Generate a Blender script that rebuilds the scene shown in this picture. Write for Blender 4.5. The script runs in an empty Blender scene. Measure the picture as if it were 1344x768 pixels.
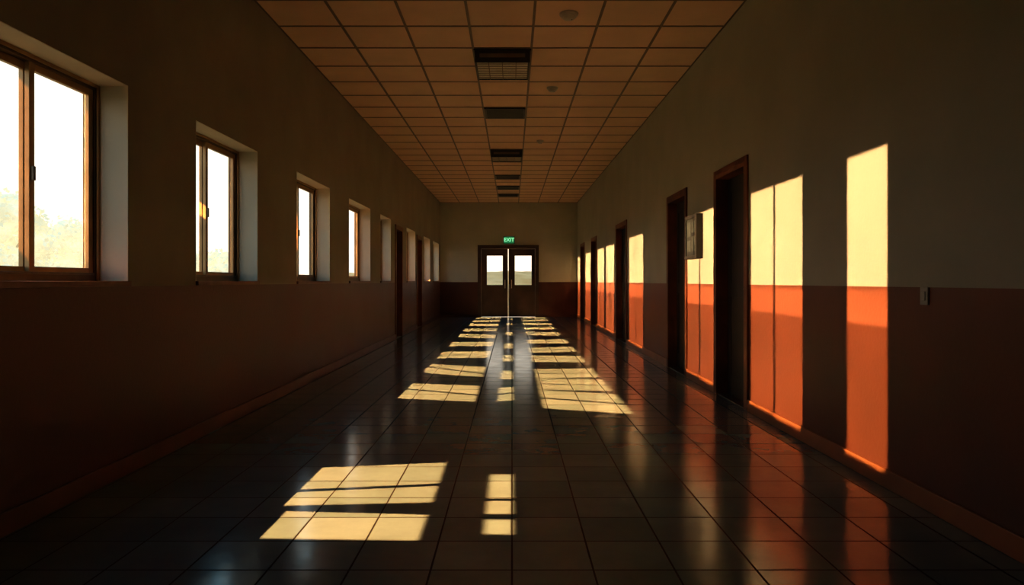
import bpy, bmesh, math, random
from mathutils import Vector, Matrix, noise
random.seed(7)
S = bpy.context.scene
COL = S.collection
XL, XR, YB, YE, ZC, DADO, ZH = -2.2, 2.0, -7.5, 21.0, 3.5, 1.07, 2.22
F = 900.0

# ---------------------------------------------------------------- materials
def new_mat(name):
    m = bpy.data.materials.new(name); m.use_nodes = True
    nt = m.node_tree; b = nt.nodes['Principled BSDF']
    return m, nt, b
def N(nt, t, **k):
    n = nt.nodes.new(t)
    for a, v in k.items(): setattr(n, a, v)
    return n
def noisy(name, c1, c2, scale=3.0, rough=0.6, bump=0.05, bscale=60.0, metal=0.0, spec=0.5, rvar=0.0, detail=6, em=0.0):
    m, nt, b = new_mat(name)
    tc = N(nt, 'ShaderNodeTexCoord')
    n1 = N(nt, 'ShaderNodeTexNoise'); n1.inputs['Scale'].default_value = scale; n1.inputs['Detail'].default_value = detail
    nt.links.new(tc.outputs['Object'], n1.inputs['Vector'])
    r = N(nt, 'ShaderNodeValToRGB')
    r.color_ramp.elements[0].position = 0.3; r.color_ramp.elements[1].position = 0.7
    r.color_ramp.elements[0].color = (*c1, 1); r.color_ramp.elements[1].color = (*c2, 1)
    nt.links.new(n1.outputs['Fac'], r.inputs['Fac']); nt.links.new(r.outputs['Color'], b.inputs['Base Color'])
    b.inputs['Roughness'].default_value = rough; b.inputs['Metallic'].default_value = metal
    b.inputs['Specular IOR Level'].default_value = spec
    if em:
        nt.links.new(r.outputs['Color'], b.inputs['Emission Color']); b.inputs['Emission Strength'].default_value = em
        m.cycles.emission_sampling = 'NONE'
    if rvar:
        mr = N(nt, 'ShaderNodeMapRange'); mr.inputs[3].default_value = rough - rvar; mr.inputs[4].default_value = rough + rvar
        nt.links.new(n1.outputs['Fac'], mr.inputs[0]); nt.links.new(mr.outputs[0], b.inputs['Roughness'])
    if bump:
        n2 = N(nt, 'ShaderNodeTexNoise'); n2.inputs['Scale'].default_value = bscale; n2.inputs['Detail'].default_value = 4
        nt.links.new(tc.outputs['Object'], n2.inputs['Vector'])
        bp = N(nt, 'ShaderNodeBump'); bp.inputs['Strength'].default_value = bump; bp.inputs['Distance'].default_value = 0.01
        nt.links.new(n2.outputs['Fac'], bp.inputs['Height']); nt.links.new(bp.outputs[0], b.inputs['Normal'])
    return m

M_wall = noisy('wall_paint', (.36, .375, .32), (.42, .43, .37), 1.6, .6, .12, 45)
M_wall_l = noisy('wall_paint_baked_shade', (.19, .175, .14), (.24, .225, .18), 1.6, .6, .12, 45)  # wall paint again, with the left side's shade darkened into the colour
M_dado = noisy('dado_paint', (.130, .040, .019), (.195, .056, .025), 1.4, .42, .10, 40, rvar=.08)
M_dado_l = noisy('dado_paint_baked_shade', (.042, .014, .010), (.070, .020, .012), 1.4, .42, .10, 40, rvar=.08)  # same dado paint, left-hand shade put into the base colour
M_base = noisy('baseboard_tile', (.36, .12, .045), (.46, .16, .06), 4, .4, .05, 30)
M_base_l = noisy('baseboard_tile_baked_shade', (.09, .036, .02), (.13, .048, .026), 4, .4, .05, 30)  # same baseboard tile, darkened in colour to imitate shade on the left
M_reveal = noisy('reveal_plaster', (.58, .52, .41), (.65, .59, .47), 3, .7, .06, 45)
M_wood = noisy('door_frame_wood', (.12, .034, .013), (.22, .066, .024), 5, .45, .1, 30)
M_leaf = noisy('door_leaf_wood', (.008, .006, .006), (.014, .009, .008), 4, .5, .1, 30)
M_enddoor = noisy('end_door_paint', (.030, .016, .012), (.05, .026, .018), 4, .45, .05, 30)
M_frame = noisy('window_bronze', (.09, .06, .035), (.14, .095, .055), 8, .35, .02, 80, metal=.5)
M_sash = noisy('sash_bronze', (.30, .19, .09), (.40, .26, .13), 8, .35, .02, 80, metal=.4)
M_sill = noisy('sill_stone', (.10, .05, .035), (.16, .085, .06), 12, .4, .03, 90)
M_metal = noisy('brushed_metal', (.5, .48, .44), (.62, .6, .55), 20, .3, .02, 90, metal=.9)
M_latch = noisy('latch_metal', (.12, .1, .08), (.18, .15, .12), 20, .4, .02, 90, metal=.5)
M_dark = noisy('dark_metal', (.012, .012, .012), (.02, .019, .018), 10, .5, .02, 90)
M_plastic = noisy('white_plastic', (.42, .40, .36), (.5, .48, .43), 10, .4, .0)
M_card = noisy('notice_card', (.05, .065, .065), (.08, .10, .10), 14, .6, .0, spec=.2)
M_grid = noisy('tbar_metal', (.14, .10, .07), (.18, .13, .09), 6, .5, .0)
M_tree = noisy('foliage_haze_glow', (.54, .51, .37), (.70, .65, .48), 1.2, .9, .0, em=.70)  # emission stands in for haze and backlight on the leaves
M_bark = noisy('bark_haze_glow', (.35, .3, .22), (.45, .38, .28), 5, .9, .2, 20, em=.5)  # given a glow like the foliage, imitating haze
M_grass = noisy('dry_grass_sun_glow', (.55, .27, .09), (.75, .42, .18), .6, .95, .2, 8, em=.3)  # orange emission replaces missing outdoor sunlight on the grass
M_paper = noisy('notice_paper', (.015, .02, .022), (.03, .038, .04), 9, .5, .0, spec=.2)
M_ceil = noisy('ceiling_tile', (.70, .50, .345), (.78, .56, .39), 2.2, .85, .35, 120)

def floor_mat():
    m, nt, b = new_mat('floor_tile_glazed')
    tc = N(nt, 'ShaderNodeTexCoord')
    br = N(nt, 'ShaderNodeTexBrick'); br.offset = 0.0; br.squash = 1.0
    br.inputs['Scale'].default_value = 1.0
    br.inputs['Brick Width'].default_value = .31; br.inputs['Row Height'].default_value = .29
    br.inputs['Mortar Size'].default_value = .005; br.inputs['Mortar Smooth'].default_value = .25
    br.inputs['Bias'].default_value = 0
    br.inputs['Color1'].default_value = (.092, .150, .180, 1); br.inputs['Color2'].default_value = (.130, .190, .222, 1)
    br.inputs['Mortar'].default_value = (.012, .014, .015, 1)
    nt.links.new(tc.outputs['Object'], br.inputs['Vector'])
    n1 = N(nt, 'ShaderNodeTexNoise'); n1.inputs['Scale'].default_value = 2.5; n1.inputs['Detail'].default_value = 8
    n1.inputs['Roughness'].default_value = .65
    nt.links.new(tc.outputs['Object'], n1.inputs['Vector'])
    mr0 = N(nt, 'ShaderNodeMapRange'); mr0.inputs[1].default_value = .3; mr0.inputs[2].default_value = .7
    mr0.inputs[3].default_value = .85; mr0.inputs[4].default_value = 1.12
    nt.links.new(n1.outputs['Fac'], mr0.inputs[0])
    mx = N(nt, 'ShaderNodeVectorMath', operation='SCALE')
    nt.links.new(br.outputs['Color'], mx.inputs[0]); nt.links.new(mr0.outputs[0], mx.inputs['Scale'])
    nt.links.new(mx.outputs[0], b.inputs['Base Color'])
    n2 = N(nt, 'ShaderNodeTexNoise'); n2.inputs['Scale'].default_value = 6; n2.inputs['Detail'].default_value = 6
    nt.links.new(tc.outputs['Object'], n2.inputs['Vector'])
    mr = N(nt, 'ShaderNodeMapRange'); mr.inputs[1].default_value = .3; mr.inputs[2].default_value = .7
    mr.inputs[3].default_value = .13; mr.inputs[4].default_value = .19
    nt.links.new(n2.outputs['Fac'], mr.inputs[0])
    ma = N(nt, 'ShaderNodeMath', operation='MULTIPLY_ADD'); ma.inputs[1].default_value = .6
    nt.links.new(br.outputs['Fac'], ma.inputs[0]); nt.links.new(mr.outputs[0], ma.inputs[2])
    nt.links.new(ma.outputs[0], b.inputs['Roughness'])
    # grout has little sheen
    sl = N(nt, 'ShaderNodeMath', operation='MULTIPLY_ADD'); sl.inputs[1].default_value = -.65; sl.inputs[2].default_value = .75
    nt.links.new(br.outputs['Fac'], sl.inputs[0]); nt.links.new(sl.outputs[0], b.inputs['Specular IOR Level'])
    n3 = N(nt, 'ShaderNodeTexNoise'); n3.inputs['Scale'].default_value = 5; n3.inputs['Detail'].default_value = 3
    nt.links.new(tc.outputs['Object'], n3.inputs['Vector'])
    inv = N(nt, 'ShaderNodeMath', operation='MULTIPLY_ADD'); inv.inputs[1].default_value = -1.0
    nt.links.new(br.outputs['Fac'], inv.inputs[0])
    sc = N(nt, 'ShaderNodeMath', operation='MULTIPLY'); sc.inputs[1].default_value = .4
    nt.links.new(n3.outputs['Fac'], sc.inputs[0]); nt.links.new(sc.outputs[0], inv.inputs[2])
    bp = N(nt, 'ShaderNodeBump'); bp.inputs['Strength'].default_value = .5; bp.inputs['Distance'].default_value = .004
    nt.links.new(inv.outputs[0], bp.inputs['Height']); nt.links.new(bp.outputs[0], b.inputs['Normal'])
    return m
M_floor = floor_mat()

def glass_mat():
    m, nt, b = new_mat('window_glass'); nt.nodes.remove(b)
    out = nt.nodes['Material Output']
    tr = N(nt, 'ShaderNodeBsdfTransparent'); tr.inputs[0].default_value = (.97, .97, .96, 1)
    gl = N(nt, 'ShaderNodeBsdfGlossy'); gl.inputs['Roughness'].default_value = .03
    mx = N(nt, 'ShaderNodeMixShader'); mx.inputs[0].default_value = .05
    nt.links.new(tr.outputs[0], mx.inputs[1]); nt.links.new(gl.outputs[0], mx.inputs[2]); nt.links.new(mx.outputs[0], out.inputs[0])
    return m
M_glass = glass_mat()
def emis(name, c, s):
    m, nt, b = new_mat(name)
    b.inputs['Base Color'].default_value = (*c, 1); b.inputs['Emission Color'].default_value = (*c, 1)
    b.inputs['Emission Strength'].default_value = s
    m.cycles.emission_sampling = 'NONE'
    return m
M_green = emis('exit_green', (.02, .22, .09), .5)
M_green_text = emis('exit_letters', (.35, 1, .55), .9)
M_lens = noisy('light_lens', (.62, .58, .48), (.72, .67, .56), 30, .3, .2, 90)

# ---------------------------------------------------------------- mesh helper
class MB:
    def __init__(s, name, mats):
        s.name, s.mats, s.bm = name, mats, bmesh.new()
    def box(s, x0, x1, y0, y1, z0, z1, m=0):
        if x0 > x1: x0, x1 = x1, x0
        if y0 > y1: y0, y1 = y1, y0
        v = [s.bm.verts.new(p) for p in [(x0,y0,z0),(x1,y0,z0),(x1,y1,z0),(x0,y1,z0),(x0,y0,z1),(x1,y0,z1),(x1,y1,z1),(x0,y1,z1)]]
        for f in [(0,3,2,1),(4,5,6,7),(0,1,5,4),(1,2,6,5),(2,3,7,6),(3,0,4,7)]:
            s.bm.faces.new([v[i] for i in f]).material_index = m
    def quad(s, pts, m=0):
        s.bm.faces.new([s.bm.verts.new(p) for p in pts]).material_index = m
    def cyl(s, a, b, r, m=0, seg=20):
        a, b = Vector(a), Vector(b); d = b - a
        q = d.to_track_quat('Z', 'Y').to_matrix().to_4x4()
        q.translation = (a + b) / 2
        g = bmesh.ops.create_cone(s.bm, cap_ends=True, segments=seg, radius1=r, radius2=r, depth=d.length, matrix=q)
        for v in g['verts']:
            for f in v.link_faces: f.material_index = m
    def lathe(s, c, prof, m=0, seg=32):
        c = Vector(c); rings = []
        for r, z in prof:
            rings.append([s.bm.verts.new(c + Vector((r*math.cos(2*math.pi*i/seg), r*math.sin(2*math.pi*i/seg), z))) for i in range(seg)])
        for a, b in zip(rings, rings[1:]):
            for i in range(seg):
                s.bm.faces.new([a[i], a[(i+1) % seg], b[(i+1) % seg], b[i]]).material_index = m
        s.bm.faces.new(rings[-1]).material_index = m
    def done(s, bevel=0, parent=None):
        me = bpy.data.meshes.new(s.name)
        bmesh.ops.recalc_face_normals(s.bm, faces=s.bm.faces[:])
        s.bm.to_mesh(me); s.bm.free()
        for m in s.mats: me.materials.append(m)
        o = bpy.data.objects.new(s.name, me); COL.objects.link(o)
        if bevel:
            md = o.modifiers.new('bevel', 'BEVEL'); md.width = bevel; md.segments = 2; md.limit_method = 'ANGLE'
        if parent: o.parent = parent
        return o

# ---------------------------------------------------------------- layout
WIN = [(2.75, 3.93), (4.77, 5.93), (7.0, 8.28), (9.25, 10.65), (11.45, 12.45), (14.3, 15.6), (17.1, 18.4), (19.1, 20.6)]
LDOOR = [(12.94, 13.70), (15.85, 16.65)]
RDOOR = [(5.84, 6.70), (7.86, 8.76), (11.95, 13.1), (16.2, 17.2), (18.9, 19.9)]
ZD = 2.12

def wall_y(name, xa, xb, y0, y1, wins, doors, mats):
    o = MB(name, mats)
    ev = sorted([(a, b, 'w') for a, b in wins] + [(a, b, 'd') for a, b in doors])
    y = y0
    def col(a, b, kind):
        if kind is None:
            o.box(xa, xb, a, b, 0, DADO, 1); o.box(xa, xb, a, b, DADO, ZC, 0)
        elif kind == 'w':
            o.box(xa, xb, a, b, 0, DADO, 1); o.box(xa, xb, a, b, ZH, ZC, 0)
        else:
            o.box(xa, xb, a, b, ZD, ZC, 0)
    for a, b, k in ev:
        col(y, a, None); col(a, b, k); y = b
    col(y, y1, None)
    return o.done()
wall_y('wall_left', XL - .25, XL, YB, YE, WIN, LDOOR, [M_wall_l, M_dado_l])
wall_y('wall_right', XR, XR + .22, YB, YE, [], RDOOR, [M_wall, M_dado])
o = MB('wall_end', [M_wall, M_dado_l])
EX0, EX1, EZ = -1.0, .77, 2.15
for a, b in ((XL - .25, EX0), (EX1, XR + .22)):
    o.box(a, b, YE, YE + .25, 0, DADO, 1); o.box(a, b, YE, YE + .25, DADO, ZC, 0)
o.box(EX0, EX1, YE, YE + .25, EZ, ZC, 0)
o.done()
o = MB('wall_back', [M_wall, M_dado])
o.box(XL - .25, XR + .22, YB - .2, YB, 0, DADO, 1); o.box(XL - .25, XR + .22, YB - .2, YB, DADO, ZC, 0)
o.done()
o = MB('floor', [M_floor]); o.box(XL - .25, XR + .22, YB - .2, YE + .25, -.2, 0); o.done()
o = MB('ceiling', [M_ceil]); o.box(XL - .25, XR + .22, YB - .2, YE + .25, ZC, ZC + .2); o.done()
# T-bar grid
o = MB('trim_ceiling_grid', [M_grid])
for k in range(8):
    x = XL + .6 * k; w = .012
    o.box(max(XL, x - w), min(XR, x + w), YB, YE, ZC - .006, ZC)
y = 6.45 - .6 * 24
while y < YE:
    if y > YB: o.box(XL, XR, y - .011, y + .011, ZC - .0055, ZC)
    y += .6
o.done()
# baseboards
def base(name, x0, x1, doors, y0, y1, mt):
    o = MB(name, [mt]); y = y0
    for a, b in doors:
        o.box(x0, x1, y, a - .05, 0, .10); y = b + .05
    o.box(x0, x1, y, y1, 0, .10)
    o.done(.003)
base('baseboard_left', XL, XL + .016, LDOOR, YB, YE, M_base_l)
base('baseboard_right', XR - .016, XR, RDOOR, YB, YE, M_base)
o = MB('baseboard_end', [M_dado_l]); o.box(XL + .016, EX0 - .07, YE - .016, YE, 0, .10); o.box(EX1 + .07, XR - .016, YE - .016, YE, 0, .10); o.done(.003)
o = MB('baseboard_back', [M_dado]); o.box(XL + .016, XR - .016, YB, YB + .016, 0, .10); o.done(.003)

# windows
for i, (a, b) in enumerate(WIN):
    o = MB('window_%d' % (i + 1), [M_frame, M_sash, M_glass, M_sill, M_latch, M_reveal])
    z0, z1 = DADO + .03, ZH
    xo, xi = XL - .25 + .01, XL - .17
    fw = .035
    o.box(xo, xi, a, a + fw, z0, z1); o.box(xo, xi, b - fw, b, z0, z1)
    o.box(xo, xi, a + fw, b - fw, z1 - fw, z1); o.box(xo, xi, a + fw, b - fw, z0, z0 + fw)
    # plaster reveal lining
    o.box(xi + .001, XL + .0015, a, a + .004, z0, z1, 5); o.box(xi + .001, XL + .0015, b - .004, b, z0, z1, 5)
    o.box(xi + .001, XL + .0015, a + .004, b - .004, z1 - .004, z1, 5)
    for (p, q) in ((a + .004, a + .022), (b - .022, b - .004)):
        o.box(xi, xi + .012, p, q, z0, z1 - .004, 1)
    o.box(xi, xi + .012, a + .022, b - .022, z1 - .022, z1 - .004, 1)
    mid = 3.40 if i == 0 else (a + b) / 2
    sw = .038
    def sash(y0, y1, x0, x1):
        zz0, zz1 = z0 + fw, z1 - fw
        o.box(x0, x1, y0, y0 + sw, zz0, zz1, 1); o.box(x0, x1, y1 - sw, y1, zz0, zz1, 1)
        o.box(x0, x1, y0 + sw, y1 - sw, zz1 - sw, zz1, 1); o.box(x0, x1, y0 + sw, y1 - sw, zz0, zz0 + sw, 1)
        xm = (x0 + x1) / 2
        o.quad([(xm, y0 + sw, zz0 + sw), (xm, y1 - sw, zz0 + sw), (xm, y1 - sw, zz1 - sw), (xm, y0 + sw, zz1 - sw)], 2)
    sash(a + fw, mid + sw / 2, xo + .006, xo + .030)
    sash(mid - sw / 2, b - fw, xo + .036, xo + .060)
    o.box(xo + .064, xo + .070, a + fw, b - fw, z0 + fw, z0 + fw + .012, 4)
    o.box(xo + .06, xo + .074, mid - .009, mid + .009, 1.60, 1.67, 4)
    o.box(XL - .24, XL + .02, a - .0, b + .0, DADO + .0005, DADO + .03, 3)
    o.done(.002)

# side doors
def side_door(name, a, b, side):
    X = XR if side > 0 else XL
    s = side
    e = bpy.data.objects.new(name, None); COL.objects.link(e); e.location = (X, (a + b) / 2, 0)
    mi = Matrix.Translation(-e.location)
    o = MB('frame', [M_wood])
    pr = .018; cw = .05
    o.box(X - s*pr, X + s*.16, a - .0, a + .035, 0, ZD); o.box(X - s*pr, X + s*.16, b - .035, b, 0, ZD)
    o.box(X - s*pr, X + s*.16, a + .035, b - .035, ZD - .035, ZD)
    o.box(X - s*pr, X - s*.001, a - cw + .001, a, 0, ZD + cw); o.box(X - s*pr, X - s*.001, b, b + cw - .001, 0, ZD + cw)
    o.box(X - s*pr, X - s*.001, a, b, ZD, ZD + cw)
    f = o.done(.003)
    o = MB('leaf', [M_leaf, M_metal])
    x0, x1 = X + s*.10, X + s*.145
    o.box(x0, x1, a + .038, b - .038, .008, ZD - .038)
    t = X + s*.094
    ya, yb = a + .04, b - .04
    for p, q, r0, r1 in ((ya, ya + .1, .01, ZD - .04), (yb - .1, yb, .01, ZD - .04), (ya + .1, yb - .1, .01, .2), (ya + .1, yb - .1, .95, 1.08), (ya + .1, yb - .1, ZD - .17, ZD - .04)):
        o.box(t, x0, p, q, r0, r1)
    hy = a + .10
    o.box(t - s*.004, t, hy - .02, hy + .02, .92, 1.10, 1)
    o.cyl((t, hy, 1.03), (t - s*.045, hy, 1.03), .009, 1)
    o.cyl((t - s*.045, hy - .005, 1.03), (t - s*.045, hy + .11, 1.03), .009, 1)
    l = o.done(.002)
    o = MB('threshold', [M_sill]); o.box(X + s*.002, X + s*.2, a + .036, b - .036, 0.0005, .007); th = o.done()
    for c in (f, l, th):
        c.parent = e; c.matrix_parent_inverse = mi
n = 1
for a, b in RDOOR: side_door('door_%d' % n, a, b, 1); n += 1
for a, b in LDOOR: side_door('door_%d' % n, a, b, -1); n += 1

# end double door
e = bpy.data.objects.new('door_%d' % n, None); COL.objects.link(e); e.location = (0, YE, 0)
mi = Matrix.Translation(-e.location)
parts = []
o = MB('frame', [M_enddoor])
o.box(EX0, EX0 + .06, YE - .03, YE + .15, 0, EZ); o.box(EX1 - .06, EX1, YE - .03, YE + .15, 0, EZ)
o.box(EX0 + .06, EX1 - .06, YE - .03, YE + .15, EZ - .06, EZ)
o.box(EX0 - .05, EX0, YE - .03, YE - .001, 0, EZ + .05); o.box(EX1, EX1 + .05, YE - .03, YE - .001, 0, EZ + .05)
o.box(EX0, EX1, YE - .03, YE - .001, EZ, EZ + .05)
parts.append(o.done(.003))
xm = (EX0 + EX1) / 2
gz0, gz1 = .98, 1.88
for nm, x0, x1 in (('leaf_a', EX0 + .063, xm - .012), ('leaf_b', xm + .012, EX1 - .063)):
    o = MB(nm, [M_enddoor, M_glass, M_metal])
    if nm == 'leaf_a': g0, g1 = EX0 + .23, xm - .17
    else: g0, g1 = xm + .20, EX1 - .17
    ya, yb = YE + .03, YE + .075
    zt = EZ - .065
    o.box(x0, g0, ya, yb, .01, zt); o.box(g1, x1, ya, yb, .01, zt)
    o.box(g0, g1, ya, yb, .01, gz0); o.box(g0, g1, ya, yb, gz1, zt)
    o.quad([(g0, ya + .02, gz0), (g1, ya + .02, gz0), (g1, ya + .02, gz1), (g0, ya + .02, gz1)], 1)
    for p, q, r0, r1 in ((g0 - .025, g0, gz0 - .025, gz1 + .025), (g1, g1 + .025, gz0 - .025, gz1 + .025), (g0, g1, gz0 - .025, gz0), (g0, g1, gz1, gz1 + .025)):
        o.box(p, q, ya - .01, ya, r0, r1)
    o.box(x0 + .14, x1 - .14, ya - .008, ya, .2, .8)
    hx = xm - .10 if nm == 'leaf_a' else xm + .10
    o.cyl((hx, ya - .05, .88), (hx, ya - .05, 1.14), .012, 2)
    for z in (.9, 1.12): o.cyl((hx, ya, z), (hx, ya - .05, z), .008, 2)
    parts.append(o.done(.002))
o = MB('bright_gap_strip', [M_metal]); o.box(xm + .004, xm + .028, YE + .012, YE + .028, .01, 1.0); parts.append(o.done(.002))  # pale strip standing in for the bright light gap between the leaves
for c in parts: c.parent = e; c.matrix_parent_inverse = mi

# exit sign
e = bpy.data.objects.new('exit_sign', None); COL.objects.link(e); e.location = (-.09, YE, 2.35)
mi = Matrix.Translation(-e.location)
o = MB('sign_box', [M_dark, M_green]); o.box(-.26, .08, YE - .05, YE - .001, 2.24, 2.47); o.box(-.248, .068, YE - .054, YE - .05, 2.252, 2.458, 1)
c = o.done(.003); c.parent = e; c.matrix_parent_inverse = mi
cu = bpy.data.curves.new('sign_letters', 'FONT'); cu.body = 'EXIT'; cu.size = .155; cu.align_x = 'CENTER'; cu.align_y = 'CENTER'; cu.extrude = .002; cu.offset = .002
cu.materials.append(M_green_text)
t = bpy.data.objects.new('sign_letters', cu); COL.objects.link(t)
t.parent = e; t.location = (0, -.057, .005); t.rotation_euler = (math.pi / 2, 0, 0)

# ceiling lights (surface boxes) and vents
def clight(y0, y1):
    o = MB('ceiling_light', [M_dark, M_lens, M_grid])
    x0, x1, zb = -.385, .185, ZC - .14
    o.box(x0, x1, y0, y0 + .02, zb, ZC - .006); o.box(x0, x1, y1 - .02, y1, zb, ZC - .006)
    o.box(x0, x0 + .02, y0 + .02, y1 - .02, zb, ZC - .006); o.box(x1 - .02, x1, y0 + .02, y1 - .02, zb, ZC - .006)
    o.box(x0 + .02, x1 - .02, y0 + .02, y1 - .02, zb + .012, ZC - .006, 1)
    for i in range(1, 4):
        x = x0 + (x1 - x0) * i / 4; o.box(x - .004, x + .004, y0 + .02, y1 - .02, zb + .001, zb + .012, 2)
    for i in range(1, 8):
        y = y0 + (y1 - y0) * i / 8; o.box(x0 + .02, x1 - .02, y - .003, y + .003, zb + .004, zb + .011, 2)
    o.box(x0 - .012, x1 + .012, y0 - .012, y1 + .012, ZC - .02, ZC - .006, 0)
    o.box(x0 + .05, x1 - .05, y0 - .006, y0, zb + .05, zb + .09, 2)
    o.done(.002)
clight(7.08, 7.72); clight(12.48, 13.05)
def vent(y0, y1):
    o = MB('ceiling_vent', [M_dark, M_grid])
    x0, x1, z = -.385, .185, ZC - .006
    t = .03
    o.box(x0, x1, y0, y0 + t, z - .02, z); o.box(x0, x1, y1 - t, y1, z - .02, z)
    o.box(x0, x0 + t, y0 + t, y1 - t, z - .02, z); o.box(x1 - t, x1, y0 + t, y1 - t, z - .02, z)
    o.box(x0 + t, x1 - t, y0 + t, y1 - t, z - .004, z)
    k = 7
    for i in range(k):
        y = y0 + t + (y1 - y0 - 2*t) * (i + .5) / k
        o.quad([(x0 + t, y - .02, z - .004), (x1 - t, y - .02, z - .004), (x1 - t, y + .012, z - .022), (x0 + t, y + .012, z - .022)], 0)
    o.done()
for y in (9.47, 15.47, 17.27, 18.77): vent(y, y + .56)
def smoke(x, y, r=.085):
    o = MB('smoke_detector', [M_plastic, M_dark])
    o.lathe((x, y, ZC - .0005), [(r, 0), (r, -.012), (r * .93, -.02), (r * .8, -.024), (r * .78, -.034), (r * .55, -.05), (r * .2, -.055)])
    o.lathe((x + r*.3, y, ZC - .052), [(.006, 0), (.006, -.004)], 1, 12)
    o.done()
smoke(.51, 6.15); smoke(.50, 8.5, .07); smoke(.48, 11.7, .06)

# wall-mounted display case
o = MB('notice_case', [M_dark, M_paper, M_glass, M_card])
y0, y1, z0, z1 = 7.18, 7.66, 1.34, 1.81
X = XR
o.box(X - .07, X - .001, y0, y0 + .035, z0, z1); o.box(X - .07, X - .001, y1 - .035, y1, z0, z1)
o.box(X - .07, X - .001, y0 + .035, y1 - .035, z0, z0 + .035); o.box(X - .07, X - .001, y0 + .035, y1 - .035, z1 - .035, z1)
o.box(X - .06, X - .001, y0 + .035, y1 - .035, z0 + .035, z1 - .035, 1)
for (p, q, r, s_) in ((.08, .22, .28, .40), (.26, .40, .24, .40), (.08, .22, .08, .24), (.26, .40, .08, .20)):
    o.box(X - .063, X - .06, y0 + p, y0 + q, z0 + r, z0 + s_, 3)
o.done(.002)
# light switch
o = MB('light_switch', [M_plastic])
o.box(XR - .010, XR - .0005, 3.285, 3.345, .985, 1.07); o.box(XR - .015, XR - .010, 3.30, 3.33, 1.005, 1.05)
o.done(.002)

# ---------------------------------------------------------------- outdoors
o = MB('ground', [M_grass]); o.quad([(-90, -60, -.25), (60, -60, -.25), (60, 120, -.25), (-90, 120, -.25)]); o.done()
def foliage(name, c, R, H, clumps, leaves, trunk=True):
    o = MB(name, [M_tree, M_bark]); c = Vector(c)
    cs = []
    for i in range(clumps):
        a = random.uniform(0, 6.28); rr = R * math.sqrt(random.random()) * .75
        zz = H * random.uniform(.25 if trunk else .12, .85)
        cr = R * random.uniform(.14, .28) * (1.1 - .5 * zz / H)
        cs.append((c + Vector((rr * math.cos(a) * (1.1 - .6 * zz / H), rr * math.sin(a) * (1.1 - .6 * zz / H), zz)), cr))
    for p, r in cs:
        g = bmesh.ops.create_icosphere(o.bm, subdivisions=2, radius=r, matrix=Matrix.Translation(p))
        for v in g['verts']:
            d = (v.co - p).normalized()
            v.co += d * r * .45 * noise.noise(v.co * 1.7 + Vector((3, 1, 2)))
    for i in range(leaves):
        p, r = random.choice(cs)
        d = Vector((random.gauss(0, 1), random.gauss(0, 1), random.gauss(0, 1))).normalized()
        q = p + d * r * random.uniform(.8, 1.55)
        u = Vector((random.gauss(0, 1), random.gauss(0, 1), random.gauss(0, 1))).normalized() * .12
        w = u.cross(d).normalized() * .08
        o.quad([q - u, q - w, q + u, q + w])
    if trunk:
        o.cyl(c, c + Vector((0, 0, H * .6)), .16, 1, 10)
        for k in range(3):
            a = k * 2.1; o.cyl(c + Vector((0, 0, H * .35)), c + Vector((math.cos(a) * R * .5, math.sin(a) * R * .5, H * .65)), .07, 1, 8)
    return o.done()
foliage('tree', (-20.5, 27, -.25), 3.2, 5.0, 48, 9000)
foliage('shrub', (-24, 36, -.25), 3.4, 4.6, 44, 6500, False)
foliage('shrub', (-17, 31, -.25), 2.2, 2.6, 28, 4000, False)
foliage('shrub', (-15.5, 38, -.25), 2.6, 3.0, 28, 4000, False)
foliage('tree', (-27, 52, -.25), 4.5, 5.0, 40, 5000)
foliage('shrub', (-30, 64, -.25), 5, 3.6, 30, 3000, False)
# grassy bank beyond the end door
o = MB('grass_bank', [M_grass])
nx, ny = 60, 14
gr = [[o.bm.verts.new((-12 + 24 * i / nx, 45 + 20 * j / ny, -.24 + 2.3 * math.sin(math.pi * j / ny) ** .8 * (.9 + .25 * noise.noise(Vector((i * .25, j * .4, 0)))))) for j in range(ny + 1)] for i in range(nx + 1)]
for i in range(nx):
    for j in range(ny): o.bm.faces.new([gr[i][j], gr[i+1][j], gr[i+1][j+1], gr[i][j+1]])
o.done()

# ---------------------------------------------------------------- light
def beam(W, T, ly, lo, E, colr, spread=.35, L=3.0):
    """added area lamp standing in for the sun, aimed through window point W at T"""
    W, T = Vector(W), Vector(T); d = (T - W).normalized()
    loc = W - d * L
    ey = Vector((0, 1, 0)); px = (ey - ey.dot(d) * d); k = px.length; px.normalize()
    z = -d; yv = z.cross(px).normalized()
    R = Matrix((px, yv, z)).transposed().to_4x4(); R.translation = loc
    l = bpy.data.lights.new('sun_patch_lamp', 'AREA'); l.shape = 'RECTANGLE'
    l.size = ly * k; l.size_y = lo; l.energy = E * l.size * l.size_y; l.color = colr; l.spread = math.radians(spread)
    ob = bpy.data.objects.new('sun_patch_lamp', l); COL.objects.link(ob); ob.matrix_world = R
WARM = (1.0, .56, .26); WARM2 = (1.0, .56, .25); WARMF = (1.0, .43, .135)
EW, EF = 11.0, 29
xw = XL - .2; zw = 1.645
def wc(i): return sum(WIN[i]) / 2
for (a, b, wi, k) in ((3.65, 4.14, 0, 1), (4.64, 5.82, 1, 1), (6.78, 7.84, 2, 1), (10.3, 11.85, 3, 1.1), (13.4, 14.6, 5, 1.2), (14.9, 16.0, 5, 1.2), (17.4, 18.7, 6, 1.2), (20.0, 20.8, 7, 1.2)):
    c = (a + b) / 2; wy = wc(wi) if wi else 3.66
    beam((xw, wy, zw), (XR, c, zw - .076 * 4.2), b - a, 1.4, EW * k, WARM, .4)
    beam((xw, wy, zw), (XR, c, zw - .262 * 4.2), b - a, 1.4, EW * k * .8, WARM2, .6)
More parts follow.
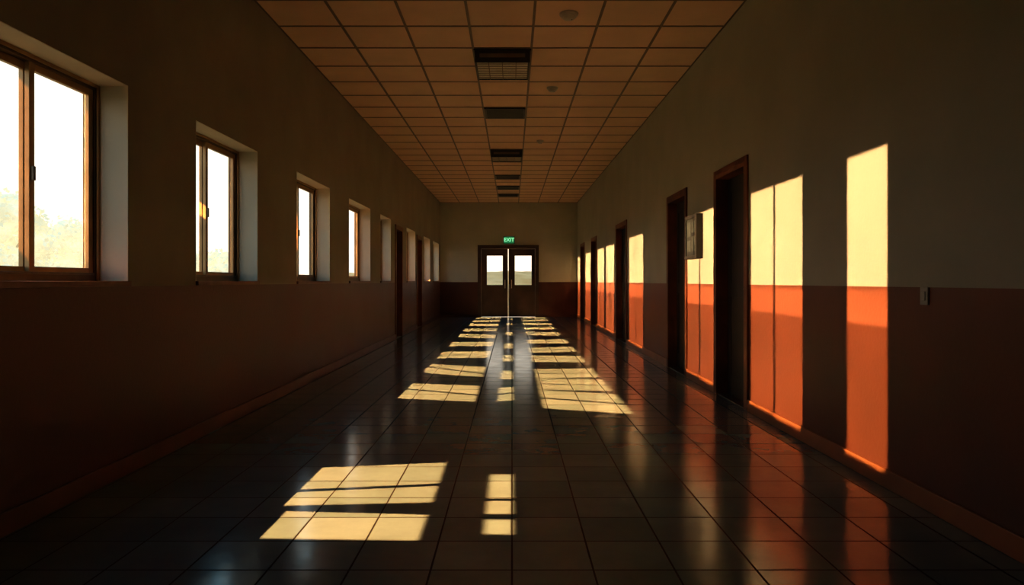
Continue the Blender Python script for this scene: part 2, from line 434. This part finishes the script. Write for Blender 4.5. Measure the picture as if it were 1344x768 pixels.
def fbeam(x0, x1, y0, y1, wi, k=1, wy=None):
    xc, yc = (x0 + x1) / 2, (y0 + y1) / 2
    k *= 1 + .5 * max(0, min(1, (yc - 8) / 8))
    wy = wc(wi) if wy is None else wy
    W = Vector((xw, wy, zw)); T = Vector((xc, yc, 0)); d = (T - W).normalized()
    s = -d.z / math.sqrt(d.x ** 2 + d.z ** 2)
    beam(W, T, y1 - y0, (x1 - x0) * s, EF * k / max(.3, -d.z), WARMF)
# left column
fbeam(-1.10, -.40, 2.92, 3.27, 0, .9, 3.22)
fbeam(-1.22, -.40, 3.38, 4.14, 0, .9, 3.52)
for y0, y1, wi in ((6.35, 7.30, 2), (8.05, 8.95, 3), (9.8, 10.7, 3), (11.6, 12.4, 4), (13.3, 14.2, 5), (15.0, 15.9, 5), (16.8, 17.7, 6), (18.5, 19.3, 6), (20.0, 20.7, 7)):
    fbeam(-1.14, -.34, y0, y1, wi)
# middle column
fbeam(-.12, 0, 2.98, 3.16, 0, 1, 3.22)
fbeam(-.12, 0, 3.24, 3.90, 0, 1, 3.52)
for y0, y1, wi in ((6.3, 7.1, 1), (7.7, 8.4, 2), (9.4, 10.2, 3), (11.2, 12.1, 4), (13.9, 14.8, 5), (17, 18, 6), (19.4, 20.4, 7)):
    fbeam(-.13, .01, y0, y1, wi, 1)
# right column
for y0, y1, wi in ((5.8, 6.8, 2), (6.9, 7.7, 2), (7.8, 8.6, 2), (9.3, 10.1, 3), (10.6, 11.4, 3), (12.1, 12.9, 4), (13.9, 14.8, 5), (15.6, 16.4, 5), (17.2, 18.0, 6), (18.8, 19.5, 6), (20.1, 20.8, 7)):
    fbeam(.28, 1.0, y0, y1, wi)

# sky portals in the window openings (guide sky sampling only, emit nothing themselves)
def portal(loc, nrm, w_, h_):
    l = bpy.data.lights.new('sky_portal', 'AREA'); l.shape = 'RECTANGLE'; l.size = w_; l.size_y = h_
    l.cycles.is_portal = True
    ob = bpy.data.objects.new('sky_portal', l); COL.objects.link(ob)
    ob.location = loc; ob.rotation_euler = Vector(nrm).to_track_quat('-Z', 'Z').to_euler()
for a, b in WIN: portal((XL - .26, (a + b) / 2, 1.645), (1, 0, 0), b - a, 1.15)
portal((xm, YE + .2, 1.43), (0, -1, 0), 1.5, .95)

# world
w = bpy.data.worlds.new('sky'); S.world = w; w.use_nodes = True
nt = w.node_tree; bg = nt.nodes['Background']
tc = N(nt, 'ShaderNodeTexCoord'); sp = N(nt, 'ShaderNodeSeparateXYZ'); nt.links.new(tc.outputs['Generated'], sp.inputs[0])
r = N(nt, 'ShaderNodeValToRGB'); e0, e1 = r.color_ramp.elements
e0.position = 0.0; e0.color = (1.0, .87, .68, 1); e1.position = .25; e1.color = (1.0, .94, .83, 1)
x = r.color_ramp.elements.new(.40); x.color = (.40, .74, .92, 1)
x = r.color_ramp.elements.new(.62); x.color = (.12, .46, .74, 1)
nt.links.new(sp.outputs[2], r.inputs[0]); nt.links.new(r.outputs[0], bg.inputs[0]); bg.inputs[1].default_value = 1.35

# camera
cd = bpy.data.cameras.new('camera'); cam = bpy.data.objects.new('camera', cd); COL.objects.link(cam)
cam.location = (0, 0, 1.1); cam.rotation_euler = (math.pi / 2, 0, 0)
cd.sensor_width = 36; cd.lens = 36 * F / 1344; cd.shift_y = -15 / 1344; cd.clip_start = .05; cd.clip_end = 500
S.camera = cam
S.view_settings.view_transform = 'Standard'
try:
    S.view_settings.look = 'Medium High Contrast'
except Exception as ex:
    print('look', ex)
